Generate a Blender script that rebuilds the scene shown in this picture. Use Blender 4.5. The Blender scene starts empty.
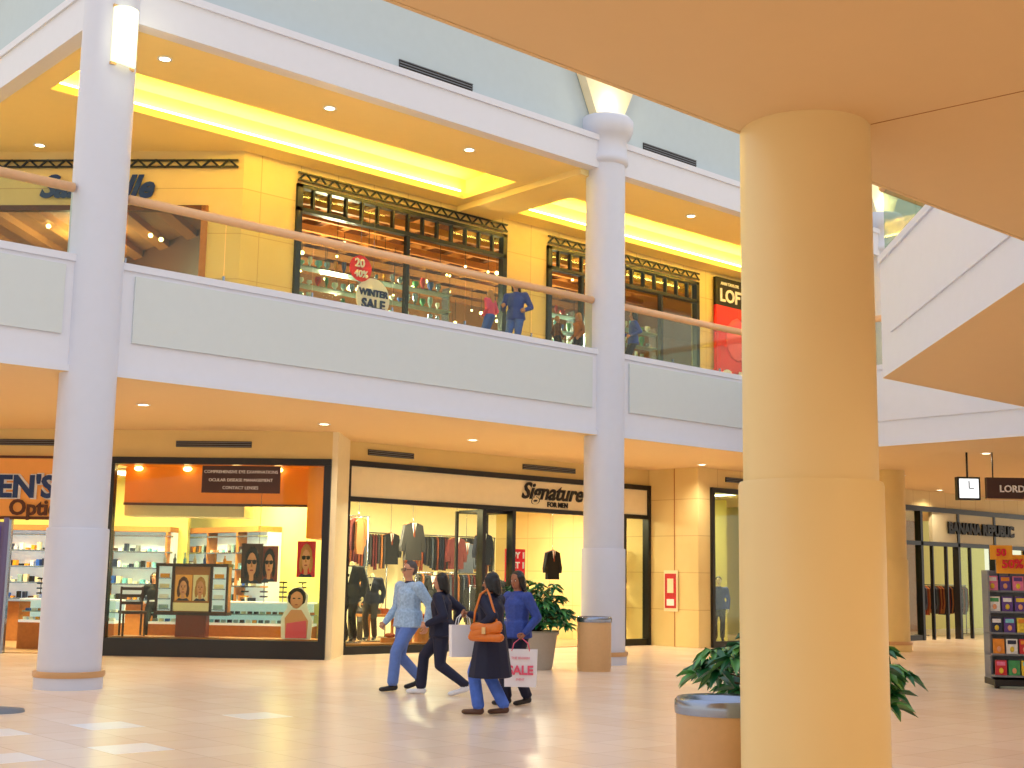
import bpy, bmesh, math, random
import numpy as np
from mathutils import Vector, Matrix
random.seed(7); np.random.seed(7)
SC=bpy.context.scene
# ------------------------------------------------------------ survey frame -> building frame
CU,SU=.7466,.6652
def P(X,Y):
    return ((X+6.06)*CU+(Y-18.38)*SU, -(X+6.06)*SU+(Y-18.38)*CU)
def lin(c): 
    c=c/255.; return c/12.92 if c<=.04045 else ((c+.055)/1.055)**2.4
def rgb(r,g,b): return (lin(r),lin(g),lin(b),1)
MATS={}
def mk(name,col,rough=.5,metal=0.,var=.05,scale=6.,bump=0,em=None,es=0.,spec=.5,sample=False):
    if name in MATS: return MATS[name]
    m=bpy.data.materials.new(name); m.use_nodes=True; nt=m.node_tree; b=nt.nodes['Principled BSDF']
    c=rgb(*col)
    tc=nt.nodes.new('ShaderNodeTexCoord'); nz=nt.nodes.new('ShaderNodeTexNoise')
    nz.inputs['Scale'].default_value=scale; nz.inputs['Detail'].default_value=3
    nt.links.new(tc.outputs['Object'],nz.inputs['Vector'])
    mx=nt.nodes.new('ShaderNodeMix'); mx.data_type='RGBA'
    mx.inputs[6].default_value=tuple(x*(1-var) for x in c[:3])+(1,)
    mx.inputs[7].default_value=tuple(min(1,x*(1+var)) for x in c[:3])+(1,)
    nt.links.new(nz.outputs['Fac'],mx.inputs[0]); nt.links.new(mx.outputs[2],b.inputs['Base Color'])
    b.inputs['Roughness'].default_value=rough; b.inputs['Metallic'].default_value=metal
    b.inputs['Specular IOR Level'].default_value=spec
    if bump:
        bp=nt.nodes.new('ShaderNodeBump'); bp.inputs['Strength'].default_value=bump; bp.inputs['Distance'].default_value=.02
        nt.links.new(nz.outputs['Fac'],bp.inputs['Height']); nt.links.new(bp.outputs[0],b.inputs['Normal'])
    if em:
        b.inputs['Emission Color'].default_value=rgb(*em); b.inputs['Emission Strength'].default_value=es
        if not sample:
            try: m.cycles.emission_sampling='NONE'
            except Exception: pass
    MATS[name]=m; return m
def glassmat(name,tint=(240,248,244),refl=.03,k=.22):
    m=bpy.data.materials.new(name); m.use_nodes=True; nt=m.node_tree; nt.nodes.clear()
    o=nt.nodes.new('ShaderNodeOutputMaterial'); t=nt.nodes.new('ShaderNodeBsdfTransparent'); g=nt.nodes.new('ShaderNodeBsdfGlossy')
    t.inputs[0].default_value=rgb(*tint); g.inputs['Roughness'].default_value=.02
    lw=nt.nodes.new('ShaderNodeLayerWeight'); lw.inputs[0].default_value=.25
    mp=nt.nodes.new('ShaderNodeMath'); mp.operation='MULTIPLY_ADD'; mp.inputs[1].default_value=k; mp.inputs[2].default_value=refl
    nt.links.new(lw.outputs['Fresnel'],mp.inputs[0])
    mx=nt.nodes.new('ShaderNodeMixShader'); nt.links.new(mp.outputs[0],mx.inputs[0]); nt.links.new(t.outputs[0],mx.inputs[1]); nt.links.new(g.outputs[0],mx.inputs[2])
    nt.links.new(mx.outputs[0],o.inputs[0]); MATS[name]=m; return m
def tilemat(name,c1,c2,cj,size,rough,joint=.008):
    m=bpy.data.materials.new(name); m.use_nodes=True; nt=m.node_tree; b=nt.nodes['Principled BSDF']
    tc=nt.nodes.new('ShaderNodeTexCoord'); br=nt.nodes.new('ShaderNodeTexBrick'); br.offset=0
    br.inputs['Color1'].default_value=rgb(*c1); br.inputs['Color2'].default_value=rgb(*c2); br.inputs['Mortar'].default_value=rgb(*cj)
    br.inputs['Scale'].default_value=1; br.inputs['Brick Width'].default_value=size; br.inputs['Row Height'].default_value=size
    br.inputs['Mortar Size'].default_value=joint; br.inputs['Mortar Smooth'].default_value=.3
    if 'wall' in name:
        sx=nt.nodes.new('ShaderNodeSeparateXYZ'); ad=nt.nodes.new('ShaderNodeMath'); cb=nt.nodes.new('ShaderNodeCombineXYZ')
        nt.links.new(tc.outputs['Object'],sx.inputs[0]); nt.links.new(sx.outputs['X'],ad.inputs[0]); nt.links.new(sx.outputs['Y'],ad.inputs[1])
        nt.links.new(ad.outputs[0],cb.inputs['X']); nt.links.new(sx.outputs['Z'],cb.inputs['Y']); nt.links.new(cb.outputs[0],br.inputs['Vector'])
    else: nt.links.new(tc.outputs['Object'],br.inputs['Vector'])
    nz=nt.nodes.new('ShaderNodeTexNoise'); nz.inputs['Scale'].default_value=1.3; nz.inputs['Detail'].default_value=6
    nt.links.new(tc.outputs['Object'],nz.inputs['Vector'])
    mx=nt.nodes.new('ShaderNodeMix'); mx.data_type='RGBA'; mx.blend_type='SOFT_LIGHT'; mx.inputs[0].default_value=.3
    nt.links.new(br.outputs['Color'],mx.inputs[6]); nt.links.new(nz.outputs['Fac'],mx.inputs[7])
    nt.links.new(mx.outputs[2],b.inputs['Base Color']); b.inputs['Roughness'].default_value=rough
    MATS[name]=m; return m
# ------------------------------------------------------------ mesh builder
def frame(ox,oy,oz=0,ang=0):
    return Matrix.Translation((ox,oy,oz))@Matrix.Rotation(ang,4,'Z')
_bm=bmesh.new(); bmesh.ops.create_icosphere(_bm,subdivisions=2,radius=1); ICO=np.array([v.co[:] for v in _bm.verts]); ICOF=[[v.index for v in f.verts] for f in _bm.faces]; _bm.free()
def eval_geo(ob):
    dg=bpy.context.evaluated_depsgraph_get(); dg.update(); ev=ob.evaluated_get(dg); me=ev.to_mesh()
    v=[tuple(x.co) for x in me.vertices]; f=[tuple(p.vertices) for p in me.polygons]; ev.to_mesh_clear(); return v,f
def text_geo(s,size,shear=0,ext=.012,align='CENTER',bold=0):
    cu=bpy.data.curves.new('t','FONT'); cu.body=s; cu.size=size; cu.shear=shear; cu.extrude=ext; cu.align_x=align; cu.align_y='CENTER'; cu.offset=bold
    cu.resolution_u=3
    ob=bpy.data.objects.new('t',cu); SC.collection.objects.link(ob); r=eval_geo(ob); bpy.data.objects.remove(ob); bpy.data.curves.remove(cu); return r
class B:
    def __init__(s,name,M=None,parent=None):
        s.name=name; s.M=M or Matrix(); s.v=[]; s.f=[]; s.mi=[]; s.sm=[]; s.mats=[]; s.parent=parent
    def add(s,v,f,mat,smooth=False,T=None):
        if isinstance(mat,str): mat=MATS[mat]
        if mat not in s.mats: s.mats.append(mat)
        k=s.mats.index(mat); o=len(s.v)
        if T is not None: v=[tuple(T@Vector(x)) for x in v]
        s.v+= [tuple(x) for x in v]; s.f+=[tuple(i+o for i in q) for q in f]; s.mi+=[k]*len(f); s.sm+=[smooth]*len(f)
    def box(s,x0,x1,y0,y1,z0,z1,mat,T=None):
        if x0>x1:x0,x1=x1,x0
        if y0>y1:y0,y1=y1,y0
        v=[(x,y,z) for z in(z0,z1) for y in(y0,y1) for x in(x0,x1)]
        s.add(v,[(0,2,3,1),(4,5,7,6),(0,1,5,4),(2,6,7,3),(0,4,6,2),(1,3,7,5)],mat,False,T)
    def prism(s,poly,z0,z1,mat,T=None):
        a=sum(poly[i][0]*poly[(i+1)%len(poly)][1]-poly[(i+1)%len(poly)][0]*poly[i][1] for i in range(len(poly)))
        if a<0: poly=poly[::-1]
        n=len(poly); v=[(x,y,z0) for x,y in poly]+[(x,y,z1) for x,y in poly]
        s.add(v,[tuple(range(n))[::-1],tuple(range(n,2*n))]+[(i,(i+1)%n,n+(i+1)%n,n+i) for i in range(n)],mat,False,T)
    def lathe(s,prof,cx,cy,mat,seg=32,smooth=True,T=None,cap=True):
        v=[];f=[]
        for r,z in prof:
            for i in range(seg):
                a=2*math.pi*i/seg; v.append((cx+r*math.cos(a),cy+r*math.sin(a),z))
        for j in range(len(prof)-1):
            for i in range(seg):
                f.append((j*seg+i,j*seg+(i+1)%seg,(j+1)*seg+(i+1)%seg,(j+1)*seg+i))
        s.add(v,f,mat,smooth,T)
        if cap:
            s.add(v[:seg],[tuple(range(seg))[::-1]],mat,False,T); s.add(v[-seg:],[tuple(range(seg))],mat,False,T)
    def cyl(s,cx,cy,z0,z1,r,mat,seg=24,T=None,r1=None): s.lathe([(r,z0),(r if r1 is None else r1,z1)],cx,cy,mat,seg,True,T)
    def tube(s,pts,r,mat,seg=10):
        pts=[Vector(p) for p in pts]; n=len(pts); v=[];f=[]; rr=r if isinstance(r,(list,tuple)) else [r]*n
        up=Vector((0,0,1))
        for k,p in enumerate(pts):
            t=(pts[min(k+1,n-1)]-pts[max(k-1,0)]).normalized()
            a=t.cross(up); 
            if a.length<.05: a=t.cross(Vector((1,0,0)))
            a.normalize(); b=t.cross(a)
            for i in range(seg):
                q=2*math.pi*i/seg; v.append(tuple(p+a*math.cos(q)*rr[k]+b*math.sin(q)*rr[k]))
        for k in range(n-1):
            for i in range(seg): f.append((k*seg+i,k*seg+(i+1)%seg,(k+1)*seg+(i+1)%seg,(k+1)*seg+i))
        f.append(tuple(range(seg))[::-1]); f.append(tuple(range((n-1)*seg,n*seg)))
        s.add(v,f,mat,True)
    def ball(s,c,r,mat,T=None):
        if not isinstance(r,(tuple,list)): r=(r,r,r)
        s.add([(c[0]+p[0]*r[0],c[1]+p[1]*r[1],c[2]+p[2]*r[2]) for p in ICO],ICOF,mat,True,T)
    def text(s,t,size,x,y,z,mat,shear=0,align='CENTER',T=None,bold=0,ext=.012):
        v,f=text_geo(t,size,shear,ext,align,bold)
        L=Matrix.Translation((x,y,z))@Matrix.Rotation(math.pi/2,4,'X')
        if T is not None: L=T@L
        s.add(v,f,mat,False,L)
    def xz(s,poly,y0,y1,mat,T=None):
        L=Matrix.Translation((0,y1,0))@Matrix.Rotation(math.pi/2,4,'X')
        if T is not None: L=T@L
        s.prism(poly,0,y1-y0,mat,L)
    def done(s):
        me=bpy.data.meshes.new(s.name); me.from_pydata(s.v,[],s.f); me.update()
        for m in s.mats: me.materials.append(m)
        me.polygons.foreach_set('material_index',s.mi); me.polygons.foreach_set('use_smooth',s.sm)
        ob=bpy.data.objects.new(s.name,me); SC.collection.objects.link(ob); ob.matrix_world=s.M
        if s.parent: ob.parent=s.parent; ob.matrix_parent_inverse=s.parent.matrix_world.inverted()
        return ob
def light(name,kind,loc,power,col,parent=None,rot=None,**kw):
    L=bpy.data.lights.new(name,kind); L.energy=power; L.color=col
    for k,v in kw.items(): setattr(L,k,v)
    o=bpy.data.objects.new(name,L); SC.collection.objects.link(o); o.location=loc
    if rot: o.rotation_euler=rot
    if parent: o.parent=parent; o.matrix_parent_inverse=parent.matrix_world.inverted()
    return o
# ------------------------------------------------------------ materials
mk('white_paint',(224,226,238),.55,var=.02); mk('panel_paint',(210,217,219),.5,var=.02)
mk('column_paint',(212,215,230),.45,var=.02); mk('column_warm_lit',(242,216,156),.4,var=.02,scale=2)  # one column paint; cool skylight tinted into the first, warm light into the second
mk('tan_soffit',(236,204,152),.75,var=.015); mk('tan_ceiling',(250,228,160),.75,var=.02)
mk('tan_wall',(230,204,138),.6,var=.04,scale=3); mk('blue_wall',(192,206,214),.7,var=.03)
mk('black_metal',(14,14,20),.3); mk('dark_frame',(16,32,44),.35); mk('sign_blue',(16,56,120),.4); mk('vent_dark',(40,34,30),.6)
mk('rail_wood',(238,188,142),.3,var=.08,scale=12); mk('beam_base',(206,160,110),.35)
mk('brass',(214,176,120),.3,metal=.3); mk('steel',(150,160,180),.22,metal=.9); mk('cream',(246,232,194),.5)
mk('cream_glow',(255,240,196),.5,em=(255,230,160),es=.35); mk('red',(220,24,46),.4); mk('white',(245,245,248),.5)  # cream shop walls emit: interior lighting put into their colour
mk('black',(10,10,14),.5); mk('navy',(14,18,50),.7,var=.2,scale=20); mk('blue',(30,66,170),.6,var=.15); mk('jeans',(72,108,200),.8,var=.25,scale=14,bump=.2)
mk('lightblue',(164,190,232),.8,var=.5,scale=34,bump=.3); mk('greyblue',(100,128,196),.8,var=.15,scale=20); mk('bluejacket',(46,70,150),.7,var=.4,scale=30)
mk('skin',(206,146,112),.5,var=.05); mk('skin_dark',(164,104,72),.5,var=.05); mk('hair_black',(12,10,12),.35,var=.3,scale=60,bump=.5); mk('hair_grey',(84,74,70),.6,var=.3,scale=60,bump=.5); mk('hair_blond',(196,140,80),.6,var=.3,scale=60)
mk('lips',(170,80,76),.4); mk('eye',(22,16,14),.2); mk('eyewhite',(235,232,228),.3)
mk('orange_leather',(214,112,28),.35,var=.15,scale=20); mk('bag_white',(246,240,244),.5); mk('pink',(238,96,126),.6); mk('pinkshirt',(246,90,120),.8)
mk('shoe_white',(228,228,234),.5); mk('shoe_dark',(24,20,26),.4); mk('shoe_brown',(84,50,34),.5)
mk('leaf',(30,104,62),.35,var=.3,scale=9); mk('leaf_light',(96,164,90),.35,var=.3,scale=9); mk('stem',(80,70,40),.7); mk('soil',(50,34,24),.9,var=.4,bump=.6)
mk('pot_grey',(178,170,160),.6,var=.08,scale=30); mk('bin_tan',(214,172,122),.45,var=.06,scale=20)
mk('orange_panel',(216,122,22),.5,em=(255,126,8),es=.3); mk('sign_orange',(236,166,84),.5,em=(255,166,72),es=.1)  # header panel is no lamp; its lit orange look is emission in the colour
mk('brown',(92,48,28),.5,var=.2,scale=14); mk('wood_dark',(70,40,26),.5,var=.3,scale=16); mk('wood_red',(130,50,30),.4,var=.2); mk('wood_mid',(180,116,58),.5,var=.2,scale=14)
mk('green_interior',(214,206,120),.6,em=(224,206,96),es=.10); mk('store_floor',(196,160,116),.4); mk('shelf_white',(232,242,248),.4,em=(220,240,255),es=.3)  # interior walls and white shelves glow faintly, shop light put into the material
mk('shelf_glass',(150,180,190),.3); mk('sign_band',(214,204,166),.5)
mk('lamp_on',(255,250,235),.5,em=(255,244,214),es=9); mk('bulb_on',(255,230,170),.5,em=(255,224,150),es=10); mk('cove_on',(255,238,160),.5,em=(255,234,122),es=32,sample=True)
mk('sconce_on',(255,250,200),.5,em=(255,248,190),es=1.6); mk('clock_on',(250,250,250),.5,em=(240,250,255),es=1.2)
mk('gold',(236,160,30),.5); mk('sign_brown',(70,44,40),.5); mk('skin_poster',(226,160,120),.5,var=.1); mk('grey',(120,124,132),.5); mk('mauve',(104,84,112),.5)
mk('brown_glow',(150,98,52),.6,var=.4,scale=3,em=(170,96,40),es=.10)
for i,c in enumerate([(200,40,50),(40,90,190),(240,200,60),(60,150,90),(230,120,160),(240,240,240),(90,60,140),(240,140,40),(30,40,70),(120,200,220)]): mk('print_%d'%i,c,.4,var=.35,scale=18)
for i,c in enumerate([(24,28,56),(62,58,62),(140,62,30),(16,16,22),(80,88,108),(168,104,54),(96,26,28)]): mk('cloth_%d'%i,c,.85,var=.25,scale=24)
OPT=['white','shelf_glass','sign_brown','print_8','white','grey','print_9','cream','print_1','wood_mid','gold','black']
glassmat('glass',(244,250,240),.015,.12); glassmat('rail_glass',(236,244,238),.015,.10)
tilemat('floor_tile',(248,226,204),(242,216,192),(222,194,170),.6,.26,.006)
tilemat('wall_tile',(234,210,146),(230,204,140),(204,172,114),.9,.5,.01)
# ------------------------------------------------------------ shell
ZS,ZF,ZC=4.37,6.0,9.75
b=B('floor'); b.box(-30,40,-34,20,-.2,0,'floor_tile')
mk('inlay',(250,246,246),.25)
for (x,y) in((-3.6,-4.8),(-3.0,-4.8),(-1.8,-4.8),(-4.2,-6.0),(-3.6,-6.6),(-2.4,-6.6),(-4.8,-4.2),(0,-4.8)):
    b.box(x+.01,x+.59,y+.01,y+.59,-.01,.002,'inlay')
b.done()
b=B('ceiling')
b.box(-16,36,0,14,ZS,ZF,'tan_soffit')
b.box(15.6,36,-34,0,ZS,ZF,'tan_soffit')
b.prism([(15.6,-8.1),(7.68,-8.1),(2.9,-12.88),(-16,-12.88),(-16,-34),(15.6,-34)],ZS,ZF,'tan_soffit')
v0=Vector(P(2.16,7.6)); v1=Vector(P(5.2,5.1)); d=(v1-v0).normalized(); q=Vector((-d.y,d.x))*.003
b.prism([tuple(v0+q),tuple(v1+q),tuple(v1-q),tuple(v0-q)],ZS-.003,ZS+.01,'wood_mid')
b.done()
edges=[((-16,0),(15.6,0)),((15.6,0),(15.6,-8.1)),((15.6,-8.1),(7.68,-8.1)),((7.68,-8.1),(2.9,-12.88)),((2.9,-12.88),(-16,-12.88))]
b=B('balcony_fascia'); g=B('glass_balustrade'); h=B('handrail')
for i,((x0,y0),(x1,y1)) in enumerate(edges):
    L=math.hypot(x1-x0,y1-y0); a=math.atan2(y1-y0,x1-x0); off=.11 if i>=2 else 0
    T=frame(x0,y0,0,a)@Matrix.Translation((0,off,0))
    b.box(0,L,-.14,-.01 if off==0 else -.115,ZS,ZF+.04,'white_paint',T)
    if off==0: b.box(0,L,-.17,-.14,ZS,ZS+.10,'white_paint',T)
    b.box(0,L,-.168,-.008,ZS-.004,ZS+.001,'tan_soffit',T) if off==0 else b.box(0,L,-.14,-.112,ZS-.003,ZS+.001,'tan_soffit',T)
    b.box(0,L,-.17,-.01,ZF+.041,ZF+.055,'white_paint',T); b.box(0,L,-.17,-.14,ZF-.05,ZF+.04,'white_paint',T)
    if i==0:
        for (p0,p1) in [(0,15.5),(16.55,26.05),(27.1,31.4)]:
            b.box(p0,p1,-.175,-.14,ZS+.52,ZF-.12,'panel_paint',T)
        segs=[(0,15.58),(16.42,26.14),(26.98,31.6)]
    else:
        b.box(.6,L-.6,-.165,-.14,ZS+.52,ZF-.12,'white_paint',T); segs=[(0,L)]
    for p0,p1 in segs:
        n=max(1,round((p1-p0)/1.6)); w=(p1-p0)/n
        for k in range(n):
            g.box(p0+k*w+.012,p0+(k+1)*w-.012,-.07,-.055,ZF+.055,6.965,'rail_glass',T)
            g.box(p0+k*w-.012,p0+k*w+.012,-.08,-.045,ZF+.055,ZF+.15,'steel',T)
        A=T@Vector((p0,-.062,7.04)); C=T@Vector((p1,-.062,7.04)); h.tube([A,C],.07,'rail_wood',14)
b.done(); g.done(); h.done()
b=B('ceiling_upper')
def tray(x0,x1,y0,y1):
    b.box(x0-.25,x1+.25,y0-.25,y1+.25,ZC+.52,ZC+.56,'tan_ceiling')
    for (a0,a1,c0,c1) in [(x0-.27,x0-.22,y0-.25,y1+.25),(x1+.22,x1+.27,y0-.25,y1+.25),(x0-.25,x1+.25,y0-.27,y0-.22),(x0-.25,x1+.25,y1+.22,y1+.27)]:
        b.box(a0,a1,c0,c1,ZC+.01,ZC+.56,'tan_ceiling')
ty0,ty1=1.75,3.45
b.box(-.1,36,-.1,ty0,ZC,ZC+.14,'tan_ceiling'); b.box(-.1,36,ty1,14,ZC,ZC+.14,'tan_ceiling')
for a,c in((-.1,.5),(9.7,11.2),(20.2,21.4),(30.5,36)): b.box(a,c,ty0,ty1,ZC,ZC+.14,'tan_ceiling')
for a,c in((.5,9.7),(11.2,20.2),(21.4,30.5)): tray(a,c,ty0,ty1)
b.box(9.95,10.95,0.1,3.98,ZC-.14,ZC-.001,'tan_ceiling')
b.done()
b=B('cove_light')
for a,c in((.5,9.7),(11.2,20.2),(21.4,30.5)):
    b.box(a,c,ty0-.2,ty0-.12,ZC+.16,ZC+.22,'cove_on'); b.box(a,c,ty1+.12,ty1+.2,ZC+.16,ZC+.22,'cove_on')
b.done()
b=B('wall_clerestory')
b.box(-.16,36,-.16,.1,ZC-.02,ZC+.62,'white_paint'); b.box(-.16,.1,.1,14,ZC-.02,ZC+.62,'white_paint')
b.box(-.2,36,-.2,-.16,ZC+.54,ZC+.66,'white_paint'); b.box(-.2,-.16,-.16,14,ZC+.54,ZC+.66,'white_paint')
b.box(.12,36,.12,.4,ZC+.6,12.1,'blue_wall'); b.box(.12,.4,.4,14,ZC+.6,12.1,'blue_wall')
b.box(-.1,36,-.05,.4,12.1,12.3,'white_paint'); b.box(-.1,.4,.4,14,12.1,12.3,'white_paint')
b.box(.5,36,.5,.8,12.3,15,'blue_wall'); b.box(.5,.8,.8,14,12.3,15,'blue_wall')
b.done()
for (x0,x1) in((5.4,7.1),(11.8,13.5),(17.5,19.2)):
    b=B('air_vent',frame((x0+x1)/2,.1,10.62)); w=(x1-x0)/2
    b.box(-w,w,0,.02,-.09,.09,'vent_dark')
    for k in range(4): b.box(-w,w,-.015,.0,-.08+k*.05,-.065+k*.05,'grey')
    b.done()
A=(6.52,3.44); LENS=frame(A[0],A[1],0,-math.pi/4)
b=B('wall_back')
b.box(7.62,16.95,4.62,4.8,3.97,ZS,'tan_wall')
b.box(-11,0,0,.2,3.83,ZS,'tan_wall',LENS)
b.prism([(6.52,3.44),(6.60,3.36),(7.68,4.52),(7.68,4.7),(7.5,4.7)],0,ZS,'cream')
b.box(16.95,17.15,3.0,12,0,ZS,'wall_tile')
b.box(17.15,17.4,3.0,3.2,0,ZS,'wall_tile'); b.box(17.4,20.4,3.0,3.2,3.9,ZS,'wall_tile'); b.box(20.4,24.6,3.0,3.2,0,ZS,'wall_tile')
b.box(24.6,33.5,3.0,3.2,3.9,ZS,'wall_tile'); b.box(33.5,40,3.0,3.2,0,ZS,'wall_tile')
for x in(20.9,21.9,22.9,23.9): b.box(x,x+.03,2.985,3.0,0,ZS,'wood_mid')
b.box(16.94,16.95,3.75,3.77,0,ZS,'wood_mid')
b.box(7.55,7.6,4.7,12,0,ZS,'green_interior'); b.box(7.6,7.65,4.8,10.5,0,ZS,'cream_glow'); b.box(7.6,16.95,10.5,10.7,0,ZS,'cream_glow'); 
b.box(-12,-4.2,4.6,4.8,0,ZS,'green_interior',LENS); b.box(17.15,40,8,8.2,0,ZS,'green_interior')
b.done()
b=B('wall_upper')
zt=ZC
b.box(4.6,5.8,4.0,4.2,ZF,zt,'wall_tile'); b.box(11.4,12.7,4.0,4.2,ZF,9.38,'wall_tile'); b.box(15.0,15.2,4.0,4.2,ZF,9.38,'wall_tile')
b.box(5.8,18.15,4.0,4.2,9.38,zt,'wall_tile')
b.box(18.15,36,4.0,4.2,ZF,zt,'wall_tile')
UL=frame(4.6,4.0,0,-math.pi/4)
b.box(-.7,0,0,.2,ZF,zt,'wall_tile',UL); b.box(-12,-.7,0,.2,8.62,zt,'wall_tile',UL)
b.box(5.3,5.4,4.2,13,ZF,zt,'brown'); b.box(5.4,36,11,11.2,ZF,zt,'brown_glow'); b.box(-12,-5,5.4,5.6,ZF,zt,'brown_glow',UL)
b.done()
for T,x0,x1,y,z in((Matrix(),8.2,9.4,4.59,4.17),(LENS,-3.1,-1.6,-.03,4.1),(Matrix(),12.6,14.3,4.59,4.17),(LENS,-7.0,-5.5,-.03,4.1),(Matrix(),18,19.3,2.97,4.13)):
    b=B('air_vent',T@frame((x0+x1)/2,y,z)); w=(x1-x0)/2
    b.box(-w,w,0,.03,-.06,.06,'vent_dark')
    for k in range(3): b.box(-w,w,-.012,0,-.05+k*.04,-.037+k*.04,'grey')
    b.done()
# ------------------------------------------------------------ columns
def column(x,y,top,low='column_paint',cap=False):
    m='column_paint' if low!='column_warm_lit' else low
    b=B('column',frame(x,y)); b.lathe([(.46,0),(.46,.16)],0,0,low,48); b.lathe([(.475,.16),(.485,.2),(.475,.24)],0,0,'beam_base',48)
    b.lathe([(.425,.24),(.425,2.17),(.418,2.19)],0,0,low,56)
    if low=='tan_wall': b.lathe([(.396,2.19),(.396,ZS)],0,0,low,56); b.lathe([(.396,ZS),(.396,top)],0,0,m,56)
    else: b.lathe([(.396,2.19),(.396,top)],0,0,m,56)
    if cap:
        b.lathe([(.40,9.85),(.46,9.9),(.46,10.0),(.43,10.05),(.43,10.4),(.5,10.45),(.56,10.6),(.56,10.78),(.5,10.85)],0,0,m,56)
        b.xz([(-.35,10.85),(.35,10.85),(.95,12.1),(-.95,12.1)],-.1,.1,'cream')
    return b.done()
column(0,0,14); column(10.56,0,10.3,cap=True); cx,cy=P(1.79,7.76); column(cx,cy,ZS,'column_warm_lit'); column(20.6,0,10.3,'tan_wall',cap=True)
d=Vector((.15,-1)).normalized(); b=B('wall_sconce',frame(d.x*.40,d.y*.40,9.35,math.atan2(d.y,d.x)-math.pi/2))
v=[];n=14
for z in(-.42,.42):
    for i in range(n+1):
        a=math.pi*i/n; v.append((.19*math.cos(a),.19*math.sin(a)-.04,z))
f=[(i,i+1,n+2+i,n+1+i) for i in range(n)]+[tuple(range(n+1))[::-1],tuple(range(n+1,2*n+2))]
b.add(v,f,'sconce_on',True); b.box(-.2,.2,-.06,-.02,-.46,-.42,'brass'); b.box(-.2,.2,-.06,-.02,.42,.46,'brass')
b.done()
# ------------------------------------------------------------ recessed downlights
def downlight(x,y,z,p,col=(1,.86,.66),size=.12):
    b=B('recessed_downlight',frame(x,y,z)); b.lathe([(.085,-.012),(.12,-.012),(.12,.004),(.085,.004)],0,0,'white',20,cap=False); b.lathe([(.001,-.006),(.088,-.006)],0,0,'lamp_on',20,cap=False)
    o=b.done()
    if p: light('lamp','SPOT',(x,y,z-.05),p,col,o,spot_size=2.5,spot_blend=.8,shadow_soft_size=size)
for k in range(-2,8): downlight(2.05+3.6*k,2.45,ZS,230 if k%2==0 else 150)
for x in(1.3,4.46,7.67,10.9,14.2,17.5): downlight(x,.85,ZC,0)
downlight(1.55,6.5,ZC,0)
for X,Y,p in((-3,2.5,170),(3.9,5.2,220),(5.5,8.5,170),(8.0,14.5,190),(9.5,18.5,0),(0,-1,0),(4,1,0)):
    x,y=P(X,Y); downlight(x,y,ZS,p,(1,.74,.42))
for x,y,p in((18,-4,190),(22,-4,0),(26,-1,230),(22,0.5,0),(28,1,0)): downlight(x,y,ZS,p)
# ------------------------------------------------------------ mens store (ground)
Y0=4.62
b=B('storefront_menswear')
bl='black_metal'
b.box(7.65,16.95,Y0-.08,Y0+.12,3.85,3.97,bl); b.box(7.75,16.85,Y0-.06,Y0+.1,3.12,3.22,bl); b.box(7.75,16.85,Y0-.03,Y0+.05,3.22,3.85,'cream')
for x in(7.65,11.35,12.25,15.95,16.85): b.box(x,x+.1,Y0-.08,Y0+.12,0,3.85 if x in(7.65,16.85) else 3.12,bl)
b.box(7.75,11.35,Y0-.06,Y0+.1,0,.16,bl); b.box(16.05,16.85,Y0-.06,Y0+.1,0,.16,bl)
for x in(11.4,12.3): b.box(x,x+.06,Y0+.9,Y0+.96,0,3.1,bl)
b.box(11.45,12.25,Y0,Y0+.9,0,.16,bl); b.box(11.45,12.25,Y0+.1,Y0+.9,3.05,3.12,bl)
b.box(7.75,11.35,Y0+.02,Y0+.03,.16,3.12,'glass'); b.box(11.45,12.25,Y0+.02,Y0+.03,.16,3.05,'glass'); b.box(16.05,16.85,Y0+.02,Y0+.03,.16,3.12,'glass')
b.text('Signature',.53,13.52,Y0-.05,3.6,'black',shear=.35,bold=.012); b.text('FOR MEN',.16,13.7,Y0-.05,3.32,'black',bold=.004)
b.box(7.65,16.95,Y0+.1,10.5,3.6,3.65,'cream'); b.box(7.65,16.95,Y0+.1,10.5,0,.02,'store_floor')
b.box(7.75,11.35,Y0+.1,Y0+1.5,.02,.2,'wood_mid')
b.done()
def troffer(name,T,x,y,z,w,l,p,col):
    b=B(name,T@frame(x,y,z)); b.box(-w/2-.04,w/2+.04,-l/2-.04,l/2+.04,-.02,.02,'white'); b.box(-w/2,w/2,-l/2,l/2,-.025,-.02,'lamp_on'); o=b.done()
    loc=(T@frame(x,y,z-.08)).translation; light('lamp','AREA',loc,p,col,o,shape='RECTANGLE',size=w,size_y=l)
for x,y,p in((9,7,290),(12,7.4,150),(15,7,190),(9.5,5.3,170)): troffer('troffer_light',Matrix(),x,y,3.58,.6,1.2,p,(1,.87,.58))
def jacket(b,x,y,z,s,mat,T=None):
    poly=[(-.07,.0),(-.24,-.06),(-.33,-.5),(-.31,-.62),(-.24,-.62),(-.2,-.3),(-.22,-.8),(.22,-.8),(.2,-.3),(.24,-.62),(.31,-.62),(.33,-.5),(.24,-.06),(.07,.0)]
    b.xz([(x+p*s,z+q*s) for p,q in poly],y-.05,y+.05,mat,T)
    b.xz([(x-.06*s,z),(x+.06*s,z),(x,z-.3*s)],y-.06,y-.045,'white',T)
    b.xz([(x-.012*s,z-.02),(x+.012*s,z-.02),(x+.018*s,z-.28*s),(x,z-.31*s),(x-.018*s,z-.28*s)],y-.07,y-.055,'cloth_2',T)
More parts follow.
